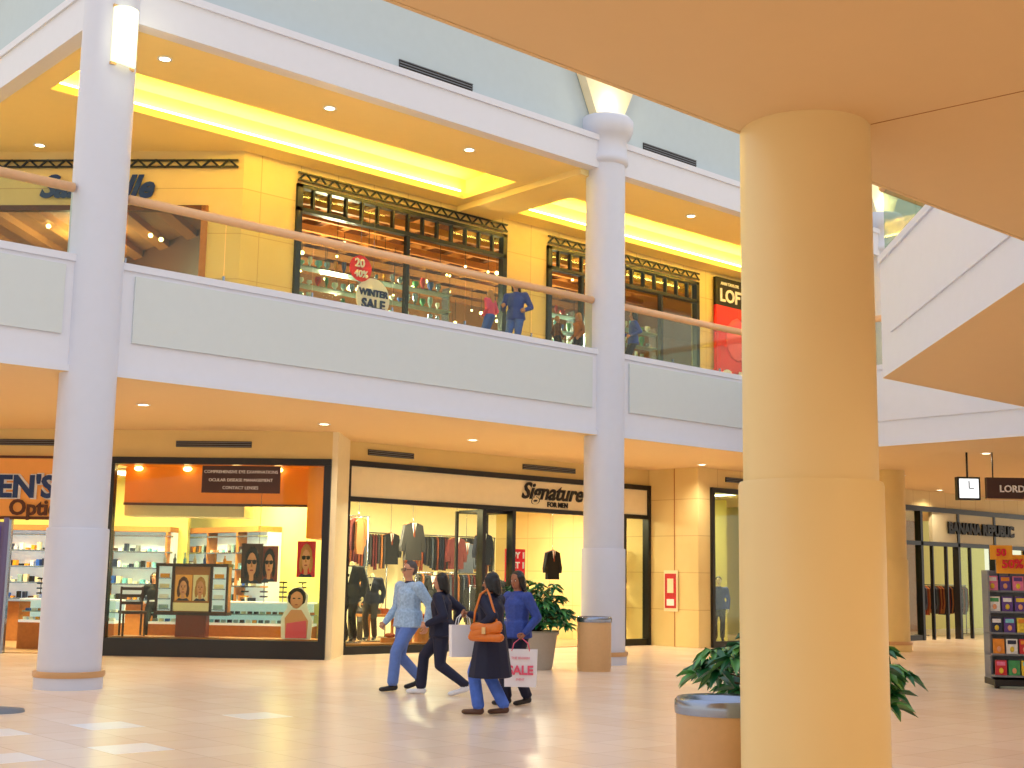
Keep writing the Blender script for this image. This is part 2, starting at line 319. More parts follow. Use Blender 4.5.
def garment_rack(x,y,z,L,T=Matrix(),n=None,ang=0,mats=None,turn=1.05):
    b=B('garment_rack',T@frame(x,y,0,ang)); b.tube([(0,0,z),(L,0,z)],.015,'steel',8)
    for q in(0.03,L-.03): b.tube([(q,0,0.02),(q,0,z)],.018,'steel',8); b.box(q-.02,q+.02,-.25,.25,0.02,.05,'steel')
    n=n or int(L/.09)
    for i in range(n):
        xx=.06+i*(L-.12)/n; hh=random.uniform(.75,.95)
        m=random.choice(mats or ['cloth_%d'%k for k in range(7)])
        v=[(-.24,z-.12),(-.06,z-.03),(.06,z-.03),(.24,z-.12),(.27,z-.6),(.2,z-hh),(-.2,z-hh),(-.27,z-.6)]
        b.xz(v,-.022,.022,m,Matrix.Translation((xx,0,0))@Matrix.Rotation(turn,4,'Z'))
    b.done()
for (x,y,z,s,m) in((10.35,5.8,2.8,1.05,'cloth_1'),(16.3,5.6,2.6,1.1,'cloth_0'),(16.5,5.5,1.4,.9,'cloth_4'),(13.6,8.2,2.6,1.0,'cloth_6'),(12.7,9.8,2.7,1,'cloth_3'),(14.6,9.0,2.5,1,'cloth_4'),(9.35,6.5,2.9,.8,'cloth_5'),(11.9,5.15,2.6,.9,'cloth_0'),(15.1,6.2,2.3,.9,'cloth_3')):
    b=B('hanging_jacket',frame(x,y,0)); b.tube([(0,0,z),(0,0,z+.12)],.008,'steel',6); b.tube([(-.25*s,0,z-.05),(0,0,z+.02),(.25*s,0,z-.05)],.012,'wood_mid',6); jacket(b,0,0,z,s,m)
    b.tube([(0,0,z+.1),(0,0,3.6)],.005,'steel',5); b.done()
garment_rack(7.95,6.1,2.9,1.4,mats=['cloth_2','cloth_5','cloth_2','cloth_6'],n=7,turn=.6)
garment_rack(8.4,8.4,1.6,2.6); garment_rack(12.6,8.6,1.7,2.6); garment_rack(12.9,6.8,1.4,1.6,ang=.5); garment_rack(9.5,9.9,2.7,3.2); garment_rack(13.2,9.9,2.7,3.2)
b=B('display_table',frame(9.9,6.3)); b.box(-.6,.6,-.35,.35,.7,.76,'wood_mid')
for sx in(-.55,.5):
    for sy in(-.3,.25): b.box(sx,sx+.05,sy,sy+.05,.02,.7,'wood_mid')
for i in range(5): b.box(-.55+.22*i,-.38+.22*i,-.2,.2,.76,.82+.03*(i%3),'cloth_%d'%i)
b.done()
b=B('shoe_display',frame(9.75,5.0,.2)); 
for i,z in enumerate((.1,.3,.5)):
    b.cyl(-.6+.45*i,0,0,z,.16,'wood_mid'); b.ball((-.6+.45*i,-.02,z+.05),(.05,.14,.05),'cloth_2'); b.ball((-.5+.45*i,.02,z+.05),(.05,.14,.05),'cloth_2')
b.done()
b=B('sale_placard',frame(12.75,5.0,0.02,-.1)); b.cyl(0,0,0,.03,.2,'steel'); b.tube([(0,0,0),(0,0,1.5)],.015,'steel'); b.box(-.28,.28,-.02,.02,1.5,2.25,'red')
b.text('BUY 1',.2,0,-.04,2.1,'white',bold=.006); b.text('GET 1',.2,0,-.04,1.87,'white',bold=.006); b.text('FREE',.2,0,-.04,1.64,'white',bold=.006); b.done()
# ------------------------------------------------------------ optical store
b=B('storefront_optical',LENS)
b.box(-.14,0,-.06,.1,0,3.7,bl); b.box(-4.35,0,-.08,.1,3.7,3.83,bl); b.box(-4.28,-.14,-.06,.08,0,.34,bl); b.box(-4.4,-4.28,-.06,.1,0,3.7,bl)
b.box(-4.28,-.14,.0,.012,.34,3.7,'glass')
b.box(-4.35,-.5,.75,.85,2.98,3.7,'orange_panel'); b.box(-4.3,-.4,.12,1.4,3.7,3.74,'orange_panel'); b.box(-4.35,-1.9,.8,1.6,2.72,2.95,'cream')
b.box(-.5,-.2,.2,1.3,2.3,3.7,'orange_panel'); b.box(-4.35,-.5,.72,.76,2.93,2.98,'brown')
for x in(-4.05,-3.05,-2.05,-1.2): b.ball((x,.64,3.66),(.09,.07,.05),'bulb_on')
b.box(-2.55,-1.0,-.02,-.01,3.15,3.68,'sign_brown')
for t,z in(('COMPREHENSIVE EYE EXAMINATIONS',3.56),('OCULAR DISEASE MANAGEMENT',3.4),('CONTACT LENSES',3.25)): b.text(t,.085,-1.78,-.03,z,'white',ext=.004)
b.box(-11,-4.4,-.05,.25,2.6,3.83,'sign_orange'); b.box(-11,-4.4,-.07,-.05,2.58,2.64,'brown'); b.box(-11,-4.4,-.07,-.05,3.78,3.83,'brown')
b.text("LEN'S",.60,-5.42,-.07,3.2,'white',align='RIGHT',bold=.042,ext=.006); b.text("LEN'S",.60,-5.45,-.085,3.2,'sign_blue',align='RIGHT',bold=.02); b.text('Optical',.42,-5.1,-.08,2.80,'brown',align='RIGHT',bold=.012)
b.box(-12,0,.1,4.6,3.76,3.8,'cream')
b.box(-4.28,-.14,.1,.8,0.02,.36,'wood_mid'); b.box(-6.4,-6.3,0,.1,0,2.6,'steel'); b.box(-11,-6.4,.03,.045,0,2.6,'glass')
b.box(-12,0,.1,4.6,0,.02,'store_floor')
b.done()
def shelving(T,x0,x1):
    b=B('optical_wall_shelving',T)
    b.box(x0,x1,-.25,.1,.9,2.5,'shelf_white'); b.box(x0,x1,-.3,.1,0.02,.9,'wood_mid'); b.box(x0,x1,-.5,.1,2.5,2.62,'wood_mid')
    for k in range(5): b.box(x0,x1,-.5,-.25,.95+.36*k,.98+.36*k,'steel')
    n=int((x1-x0)/.14)
    for i in range(n*4):
        k=i%4; x=x0+.05+(x1-x0-.3)*(i//4)/n; b.box(x,x+random.uniform(.05,.10),-.45,-.3,.985+.36*k,1.02+.36*k+random.random()*.14,random.choice(OPT))
    x=x0
    while x<x1: b.box(x,x+.04,-.5,-.2,.9,2.5,'wood_mid'); x+=1.3
    b.done()
shelving(LENS@frame(-6,4.45),-5,1.6)
shelving(frame(7.44,8,0,-math.pi/2),-2.3,1.2)
for x,y,p in((-2.2,2.2,240),(-5,2.6,180),(-8,2.6,100)): troffer('troffer_light',LENS,x,y,3.73,.6,1.2,p,(1,.90,.5))
for cx,cy,w in((-2.3,1.9,1.7),(-5.6,1.6,1.0)):
    b=B('glass_display_counter',LENS@frame(cx,cy)); b.box(-w,w,-.3,.3,.02,.55,'wood_mid'); b.box(-w,w,-.3,.3,.55,.6,'shelf_white'); b.box(-w,w,.25,.3,.6,1.0,'shelf_white'); b.box(-w,w,-.3,-.29,.6,1.0,'glass'); b.box(-w,w,-.3,.3,1.0,1.03,'shelf_white')
    k=-w+.05
    while k<w-.1: b.box(k,k+.08,-.2,-.1,.6,.66,random.choice(OPT)); b.box(k,k+.08,-.1,0,.78,.83,random.choice(OPT)); k+=.13
    b.box(-w,w,-.15,.25,.76,.78,'shelf_glass')
    for i in range(8):
        q=-w+.3+i*(2*w-.6)/7; b.tube([(q,0,1.03),(q,0,1.45)],.012,'steel',6)
        for z in(1.12,1.22,1.32,1.42): b.box(q-.08,q+.08,-.02,.02,z,z+.03,random.choice(['black','sign_brown','print_8','gold']))
    b.done()
def face_poster(b,x,y,z,w,h,bg,hair='hair_black',shades=True,T=None):
    b.box(x-w/2,x+w/2,y,y+.02,z-h/2,z+h/2,bg,T)
    b.ball((x,y,z+.08*h),(.34*w,.010,.36*h),hair,T); b.ball((x-.26*w,y,z-.12*h),(.12*w,.010,.26*h),hair,T); b.ball((x+.26*w,y,z-.12*h),(.12*w,.010,.26*h),hair,T)
    b.xz([(x-.10*w,z-.5*h),(x+.10*w,z-.5*h),(x+.1*w,z-.2*h),(x-.1*w,z-.2*h)],y-.012,y-.004,'skin_poster',T); b.xz([(x-.4*w,z-.5*h),(x+.4*w,z-.5*h),(x+.24*w,z-.4*h),(x,z-.44*h),(x-.24*w,z-.4*h)],y-.015,y-.006,'print_8',T)
    b.ball((x,y-.006,z-.02*h),(.24*w,.012,.31*h),'skin_poster',T)
    if shades:
        for s in(-1,1): b.ball((x+s*.12*w,y-.017,z+.04*h),(.11*w,.007,.06*h),'black',T)
        b.box(x-.23*w,x+.23*w,y-.024,y-.016,z+.06*h,z+.085*h,'black',T)
    else:
        for s in(-1,1): b.ball((x+s*.10*w,y-.017,z+.03*h),(.045*w,.006,.016*h),'eye',T); b.box(x+s*.10*w-.06*w,x+s*.10*w+.06*w,y-.02,y-.014,z+.075*h,z+.088*h,hair,T)
    b.xz([(x-.02*w,z+.02*h),(x+.015*w,z+.02*h),(x+.045*w,z-.09*h),(x-.045*w,z-.09*h)],y-.022,y-.015,'wood_mid',T)
    b.ball((x,y-.017,z-.17*h),(.09*w,.006,.022*h),'lips',T)
b=B('display_cabinet',LENS@frame(-2.75,.5,.36))
b.box(-.7,.7,-.13,.15,.45,1.4,'wood_mid'); b.box(-.3,.3,-.12,.12,0,.45,'wood_red'); b.box(-.72,.72,-.2,.18,.42,.48,'wood_dark'); b.box(-.72,.72,-.2,.18,1.36,1.42,'wood_dark')
for x in(-.72,-.4,.36,.68): b.box(x,x+.04,-.18,-.13,.48,1.36,'wood_dark')
face_poster(b,-.17,-.15,.95,.33,.5,'sign_orange',hair='brown',shades=False); face_poster(b,.17,-.15,.95,.3,.5,'cream',hair='hair_blond',shades=False); b.box(-.36,.36,-.16,-.14,.5,.66,'cream')
for s in(-.54,.54):
    b.box(s-.13,s+.13,-.14,-.13,.5,1.36,'shelf_white')
    for k in range(4): b.box(s-.12,s+.12,-.2,-.14,.52+.2*k,.54+.2*k,'steel'); b.box(s-.09,s+.09,-.19,-.15,.54+.2*k,.62+.2*k,OPT[(k*3+1)%12])
for i in range(7): b.lathe([(.03,1.42),(.035,1.5),(.012,1.54),(.012,1.58+.03*(i%3))],-.6+.2*i,-.05,OPT[i+4],10)
b.done()
b=B('sunglasses_poster',LENS@frame(-1.5,.5,1.8)); face_poster(b,-.12,0,.0,.42,.78,'wood_dark'); face_poster(b,.22,0.02,.0,.34,.7,'wood_red'); b.tube([(0,0.03,.3),(0,.1,1.9)],.006,'steel'); b.done()
b=B('fashion_poster',LENS@frame(-.52,.45,1.8)); face_poster(b,0,-.06,.1,.36,.7,'red',hair='hair_blond'); b.tube([(0,-.05,.42),(0,-.05,1.9)],.006,'steel'); b.done()
b=B('cutout_display',LENS@frame(-.66,.35,.36)); b.xz([(-.28,0),(.3,0),(.32,.35),(.2,.62),(.22,.85),(.08,1.0),(-.1,.98),(-.2,.8),(-.18,.6),(-.3,.4)],-.02,.02,'white')
b.ball((0,-.02,.80),(.19,.012,.19),'hair_black'); b.ball((0,-.03,.75),(.13,.014,.17),'skin_poster'); b.ball((-.05,-.045,.78),(.03,.006,.012),'black'); b.ball((.05,-.045,.78),(.03,.006,.012),'black'); b.ball((0,-.045,.66),(.03,.006,.012),'lips')
b.xz([(-.2,.02),(.22,.02),(.24,.35),(.1,.56),(-.1,.56),(-.22,.4)],-.03,-.02,'skin_poster'); b.xz([(-.2,.02),(.22,.02),(.2,.36),(-.18,.3)],-.036,-.03,'pink'); b.done()
b=B('wooden_chair',LENS@frame(-3.95,.48,.36,.5))
b.box(-.24,.24,-.24,.24,.43,.48,'wood_dark')
for sx in(-.22,.19):
    b.box(sx,sx+.035,-.22,-.185,0,.43,'wood_dark'); b.box(sx,sx+.035,.19,.225,0,.95,'wood_dark')
for z in(.6,.74,.88): b.box(-.2,.2,.195,.22,z,z+.06,'wood_dark')
b.done()
# ------------------------------------------------------------ shop to the right of the pier
b=B('storefront_fashion')
for x in(17.4,20.3): b.box(x,x+.1,2.92,3.1,0,3.78,bl)
b.box(17.4,20.4,2.92,3.1,3.78,3.9,bl); b.box(17.5,20.3,2.92,3.1,0,.15,bl); b.box(17.5,20.3,3.0,3.01,.15,3.78,'glass'); b.box(18.85,18.9,2.95,3.05,.15,3.78,bl)
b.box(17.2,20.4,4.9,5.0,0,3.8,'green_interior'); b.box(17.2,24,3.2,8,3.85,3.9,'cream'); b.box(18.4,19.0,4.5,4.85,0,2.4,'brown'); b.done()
troffer('troffer_light',Matrix(),18.8,4.0,3.83,.5,1.0,90,(1,.88,.55))
b=B('wall_poster',frame(16.92,3.85,1.35,-math.pi/2)); b.box(-.22,.22,-.02,0,-.5,.5,'cream'); b.box(-.18,.18,-.03,-.02,-.42,.42,'print_0'); b.box(-.1,.1,-.035,-.03,-.05,.3,'cream'); b.box(-.12,.12,-.035,-.03,-.36,-.2,'white'); b.done()
b=B('storefront_clothing')
for x in(24.6,26.9,29.0,31.2,33.4): b.box(x,x+.12,2.9,3.1,0,3.75,bl)
b.box(24.6,33.5,2.88,3.12,3.75,3.9,bl); b.box(24.7,33.4,2.9,3.1,2.75,2.87,bl); b.box(27.6,33.3,2.93,3.05,2.87,3.75,'sign_band'); b.box(24.7,26.9,2.92,3.1,0,.15,bl); b.box(24.7,26.9,3.0,3.01,.15,3.75,'glass')
b.text('BANANA REPUBLIC',.46,30.4,2.87,3.3,'black',bold=.024,ext=.03)
for x in(27.6,28.4,29.8): b.box(x,x+.06,2.95,3.05,0,2.8,bl)
b.box(29.1,31.2,3.0,3.01,.1,2.75,'glass'); b.box(31.3,33.4,3.0,3.01,.1,2.75,'glass')
b.box(24.6,33.5,7,7.1,0,3.8,'wood_mid'); b.box(24.6,33.5,3.2,7,3.8,3.85,'tan_wall'); b.done()
troffer('troffer_light',Matrix(),27.5,5,3.78,.5,1.0,190,(1,.82,.52)); garment_rack(24.9,4.6,1.7,1.8); garment_rack(27.4,5.6,1.6,2.4); garment_rack(29.6,4.6,1.6,2.8)
# ------------------------------------------------------------ upper shops
def truss(b,x0,x1,z0=9.42,z1=9.6):
    fr='dark_frame'; b.box(x0,x1,-.09,-.04,z0,z0+.03,fr); b.box(x0,x1,-.09,-.04,z1-.03,z1,fr); n=round((x1-x0)/.36)
    for i in range(n):
        a=x0+(x1-x0)*i/n; c=x0+(x1-x0)*(i+1)/n; m=(a+c)/2
        for p,q in(((a,z0),(m,z1)),((m,z1),(c,z0))): b.tube([(p[0],-.065,p[1]),(q[0],-.065,q[1])],.022,fr,6)
def shopwin(name,T,x0,x1,ms):
    b=B(name,T); fr='dark_frame'
    b.box(x0,x1,-.08,.08,9.28,9.36,fr); b.box(x0,x1,-.08,.08,8.8,8.88,fr)
    for x in(x0,x1-.12): b.box(x,x+.12,-.08,.08,ZF,9.36,fr)
    n=round((x1-x0)/.4)
    for i in range(1,n): xx=x0+(x1-x0)*i/n; b.box(xx-.022,xx+.022,-.05,.05,8.88,9.3,fr)
    for xx in ms: b.box(xx-.04,xx+.04,-.06,.06,ZF,8.8,fr)
    truss(b,x0,x1); b.box(x0+.1,x1-.1,0,.012,ZF+.1,9.3,'glass'); return b.done()
shopwin('shop_window',frame(0,4.0),5.8,11.4,[8.6]); shopwin('shop_window',frame(0,4.0),12.7,15.0,[13.85]); shopwin('shop_window',frame(0,4.0),15.2,18.15,[16.7])
b=B('shop_window_corner',UL); truss(b,-12,-.1,9.4,9.56); b.box(-.78,-.66,-.05,.1,ZF,8.65,'wood_mid'); b.box(-12,-.7,-.05,.1,8.55,8.65,'brown'); b.box(-12,-.7,.0,.012,ZF,8.55,'glass')
for x in(-2.6,-5,-7.5): b.box(x,x+.1,-.04,.08,ZF,8.55,'wood_dark')
b.text('Sarabelle',.62,-2.9,-.06,9.0,'sign_blue',shear=.35,bold=.022); b.done()
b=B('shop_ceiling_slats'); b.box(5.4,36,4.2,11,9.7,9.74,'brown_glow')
for i in range(22): b.box(5.6+i*.62,5.75+i*.62,4.3,11,9.5,9.7,'wood_mid' if i%2 else 'brown')
for i in range(7): b.box(5.4,19,4.9+i*.9,5.0+i*.9,9.3,9.45,'wood_mid')
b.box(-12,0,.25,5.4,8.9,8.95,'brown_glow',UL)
for i in range(12): b.box(-11+i*.9,-10.7+i*.9,.3,5.4,8.75,8.9,'wood_mid',UL)
b.done()
b=B('shop_bulb_lights')
for i in range(60):
    x=random.uniform(6,18); y=random.uniform(4.6,10.6); z=random.uniform(8.3,9.1); b.tube([(x,y,z),(x,y,9.3)],.008,'black',4); b.ball((x,y,z),.03 if i%3 else .05,'bulb_on')
for i in range(12): b.ball((random.uniform(-9,-1),random.uniform(.6,5),8.68),.05,'bulb_on',UL)
b.done()
for x in(8.5,14.5): light('shop_lamp','POINT',(x,6.6,7.9),520,(1,.86,.6),shadow_soft_size=.3)
light('shop_lamp','POINT',tuple((UL@frame(-4,2.5,8.2)).translation),240,(1,.84,.56),shadow_soft_size=.3)
b=B('glassware_shelving')
for (x0,x1,y) in((6.2,11,5.4),(12.9,14.9,5.2),(15.4,18,5.2)):
    b.box(x0,x1,y,y+.4,6,6.9,'wood_mid')
    for z in(6.9,7.3,7.7,8.1): b.box(x0,x1,y,y+.35,z,z+.02,'shelf_glass')
    for x in(x0,(x0+x1)/2,x1): b.box(x-.02,x+.02,y+.1,y+.35,6,8.3,'steel')
    k=x0+.1
    while k<x1-.1:
        for z in(6.92,7.32,7.72,8.12):
            hh=random.uniform(.12,.3); r=random.uniform(.04,.08); b.lathe([(r*.6,z),(r*.7,z+.02),(r*.3,z+.05),(r,z+hh*.6),(r*.9,z+hh)],k,y+.15,random.choice(['steel','print_9','white','print_1','shelf_glass','print_0','gold','print_3','white']),10)
        k+=.22
b.done()
R=Matrix.Rotation(math.pi/2,4,'X')
b=B('round_sale_sign',frame(7.62,3.82,7.26)); b.cyl(0,0,0,.02,.42,'white',40,T=R); b.text('WINTER',.19,0,-.04,.1,'sign_blue',bold=.006); b.text('SALE',.28,0,-.04,-.14,'sign_blue',bold=.008); b.tube([(0,.0,.4),(0,.0,2.0)],.006,'steel'); b.done()
b=B('round_discount_sign',frame(7.25,3.76,7.82)); b.cyl(0,0,0,.02,.27,'red',32,T=R); b.text('20',.24,-.04,-.04,.1,'white',bold=.006); b.text('40%',.2,0,-.04,-.12,'white',bold=.004); b.tube([(0,.0,.25),(0,.0,1.5)],.006,'steel'); b.done()
b=B('shop_banner',frame(0,3.9)); b.box(18.75,21.6,-.05,.05,8.86,9.62,'black'); b.box(18.75,21.6,-.05,.05,6.0,8.86,'red'); b.text('LOFT',.48,18.85,-.08,9.12,'white',align='LEFT',bold=.012); b.text('ANN TAYLOR',.12,18.9,-.08,9.45,'white',align='LEFT'); b.text('SALE',1.0,18.9,-.08,6.75,'white',align='LEFT',bold=.01); b.ball((19.6,-.06,8.0),(.5,.02,.6),'pink'); b.done()
# ------------------------------------------------------------ plants, bins, pots
def plant(b,cx,cy,z,rad,ht,n,leafL=.17,dome=.75,low=.35):
    for i in range(n):
        a=random.uniform(0,2*math.pi); r=rad*random.uniform(.15,1)**.6
        tip=Vector((cx+r*math.cos(a),cy+r*math.sin(a),z+ht*(1-dome*(r/rad)**2)*random.uniform(low,1)))
        mid=Vector((cx+.4*r*math.cos(a),cy+.4*r*math.sin(a),z+(tip.z-z)*.75))
        b.tube([(cx,cy,z),mid,tip],[.012,.008,.005],'stem',5)
        for k in range(7):
            q=a+(k-3)*.62+random.uniform(-.2,.2); dr=Vector((math.cos(q),math.sin(q),random.uniform(-.65,.15))).normalized(); L=leafL*random.uniform(.8,1.2)
            sd=dr.cross(Vector((0,0,1))).normalized()*L*.18; up=Vector((0,0,.03))
            p=[tip,tip+dr*L*.3+sd+up,tip+dr*L*.7+sd*.8+up*.5,tip+dr*L-up,tip+dr*L*.7-sd*.8+up*.5,tip+dr*L*.3-sd+up,tip+dr*L*.5-up*.2]
            b.add([tuple(x) for x in p],[(0,1,6),(1,2,6),(2,3,6),(3,4,6),(4,5,6),(5,0,6)],'leaf' if random.random()<.6 else 'leaf_light',True)
def potted(X,Y,rp,hp,rad,ht,n,leafL,dome,low):
    x,y=P(X,Y); b=B('potted_plant',frame(x,y)); b.lathe([(rp*.72,0),(rp*.78,.05),(rp*.95,hp-.08),(rp*1.04,hp-.06),(rp*1.04,hp),(rp*.92,hp),(rp*.9,hp-.05)],0,0,'pot_grey',40); b.cyl(0,0,hp-.09,hp-.05,rp*.9,'soil'); plant(b,0,0,hp-.06,rad,ht,n,leafL,dome,low); b.done()
potted(.48,23.7,.42,.68,.62,1.1,95,.2,.6,.25)
potted(2.06,9.35,.36,.66,.74,.76,80,.18,.35,.3)
def bin_(X,Y,r,hh):
    x,y=P(X,Y); b=B('trash_bin',frame(x,y)); b.lathe([(r*.97,0),(r*.97,.05),(r,.06),(r,hh-.1)],0,0,'bin_tan',48); b.lathe([(r*1.03,hh-.1),(r*1.04,hh-.06),(r*1.03,hh-.02),(r*.97,hh),(r*.8,hh-.01),(r*.72,hh-.05),(r*.5,hh-.06)],0,0,'steel',48)
    b.lathe([(.02,hh-.055),(r*.6,hh-.055)],0,0,'black',32,cap=False)
    b.done()
bin_(1.53,23.45,.30,.95); bin_(1.37,8.5,.29,.87)
# ------------------------------------------------------------ magazine kiosk, racks, hanging signs, stand
rz=math.atan2(-SU,CU)
x,y=P(8.32,21.2)
b=B('magazine_rack',frame(x,y,0,rz-.12))
b.box(-.6,1.6,-.35,.35,0.04,.14,'black'); b.box(-.6,1.6,.2,.3,.14,1.85,'grey')
for w in(-.55,1.5): b.tube([(w,-.25,0.05),(w,-.25,0)],.04,'black')
for k in range(5):
    z=.18+.33*k; b.box(-.6,1.6,-.35+.09*k,.2,z,z+.03,'grey')
    for i in range(11): 
        q=-.58+.2*i; b.box(q,q+.17,-.33+.09*k,-.30+.09*k,z+.03,z+.26,'print_%d'%random.randrange(10)); b.box(q+.02,q+.15,-.335+.09*k,-.33+.09*k,z+.18,z+.24,'print_%d'%random.randrange(10)); b.ball((q+.085,-.332+.09*k,z+.10),(.035,.006,.045),'skin_poster' if (i+k)%2 else 'print_2')
for w in(-.6,1.57): b.box(w,w+.03,-.1,.2,.14,1.85,'grey')
b.box(-.45,.05,-.08,-.06,1.8,2.1,'gold'); b.box(-.55,-.2,-.12,-.1,2.02,2.25,'gold'); b.text('50%',.2,-.2,-.1,1.95,'red',bold=.006); b.text('50',.16,-.38,-.14,2.13,'red',bold=.005)
for q in(-.37,-.2): b.tube([(q,.2,1.7),(q,-.05,2.1)],.01,'steel')
b.done()
x,y=P(8.3,30.2); b=B('card_spinner_rack',frame(x,y)); b.cyl(0,0,0,.05,.3,'black'); b.tube([(0,0,0),(0,0,1.8)],.03,'grey')
for k in range(6):
    for s in range(6):
        T=Matrix.Rotation(s*math.pi/3,4,'Z'); b.box(-.1,.1,-.26,-.22,.25+.26*k,.45+.26*k,'print_%d'%random.randrange(10),T); b.box(-.1,.1,-.3,-.2,.23+.26*k,.25+.26*k,'grey',T)
b.done()
x,y=P(10.3,27.2)
b=B('hanging_direction_sign',frame(x,y,0,rz)); b.box(-.35,2.2,-.06,.06,3.4,3.84,'sign_brown'); b.text('LORD & TAYLOR',.2,-.1,-.08,3.6,'white',align='LEFT',bold=.004)
for q in(-.2,1.9): b.tube([(q,0,3.84),(q,0,ZS)],.015,'black')
b.box(-.38,2.2,-.07,.07,3.37,3.4,'brass'); b.done()
x,y=P(9.6,27.3); b=B('hanging_clock',frame(x,y,0,rz)); b.box(-.24,.24,-.08,.08,3.37,3.85,'black'); b.box(-.2,.2,-.09,-.08,3.41,3.81,'clock_on'); b.box(-.01,.01,-.1,-.09,3.61,3.77,'black'); b.box(0,.1,-.1,-.09,3.6,3.62,'black'); b.tube([(0,0,3.85),(0,0,ZS)],.02,'black'); b.done()
x,y=P(-5.80,15.2); b=B('sign_stand',frame(x,y,0,rz)); b.lathe([(.3,0),(.29,.03),(.05,.06)],0,0,'grey',32); b.tube([(-.05,0,.04),(-.05,0,2.2)],.03,'mauve'); b.box(-.6,-.05,-.02,.02,.15,2.15,'mauve'); b.box(-.56,-.10,-.03,-.02,.25,2.1,'print_6'); b.done()
# ------------------------------------------------------------ people
def hull_geo(p0,r0,p1,r1,I=ICO):
    pts=np.vstack([I*np.array(r0)+np.array(p0), I*np.array(r1)+np.array(p1)])
    bm=bmesh.new(); vs=[bm.verts.new(p) for p in pts]; r=bmesh.ops.convex_hull(bm,input=vs)
    junk=[e for e in r['geom_interior'] if isinstance(e,bmesh.types.BMVert)]+[v for v in bm.verts if not v.link_faces]
    for v in set(junk):
        if v.is_valid: bm.verts.remove(v)
    bm.verts.index_update(); v=[tuple(x.co) for x in bm.verts]; f=[tuple(q.index for q in x.verts) for x in bm.faces]; bm.free(); return v,f
def blob(segs,vox,sm=3):
    V=[];F=[]
    for s in segs:
        v,f=hull_geo(s[1],s[2],s[3],s[4]); o=len(V); V+=v; F+=[tuple(i+o for i in q) for q in f]
    me=bpy.data.meshes.new('tmp'); me.from_pydata(V,[],F); ob=bpy.data.objects.new('tmp',me); SC.collection.objects.link(ob)
    m=ob.modifiers.new('r','REMESH'); m.mode='VOXEL'; m.voxel_size=vox
    m=ob.modifiers.new('s','SMOOTH'); m.factor=.5; m.iterations=sm
    v,f=eval_geo(ob); bpy.data.objects.remove(ob); bpy.data.meshes.remove(me); return v,f
def classify(v,f,segs):
    v=np.array(v); c=np.array([v[list(q)].mean(0) for q in f]); best=np.full(len(f),1e9); tag=np.zeros(len(f),int)
    for k,s in enumerate(segs):
        a=np.array(s[1]); b_=np.array(s[3]); d=b_-a; L=max(d@d,1e-9); t=np.clip((c-a)@d/L,0,1)
        ra=np.array(s[2]); rb=np.array(s[4]); R=ra[None]*(1-t[:,None])+rb[None]*t[:,None]
        q=(c-(a+t[:,None]*d)); m=R.mean(1); dist=(np.linalg.norm(q/R,axis=1)-1)*m
        w=dist<best; best[w]=dist[w]; tag[w]=k
    return tag
def r3(r): return (r,r,r) if not isinstance(r,tuple) else r
def ik(a,b_,l1,l2,pole):
    a=Vector(a); b_=Vector(b_); d=b_-a; L=min(d.length,(l1+l2)*.998); dn=d.normalized(); e=a+dn*L
    x=(l1*l1-l2*l2+L*L)/(2*L); h=math.sqrt(max(l1*l1-x*x,0)); p=Vector(pole); p=p-dn*p.dot(dn); p.normalize()
    return a+dn*x+p*h, e
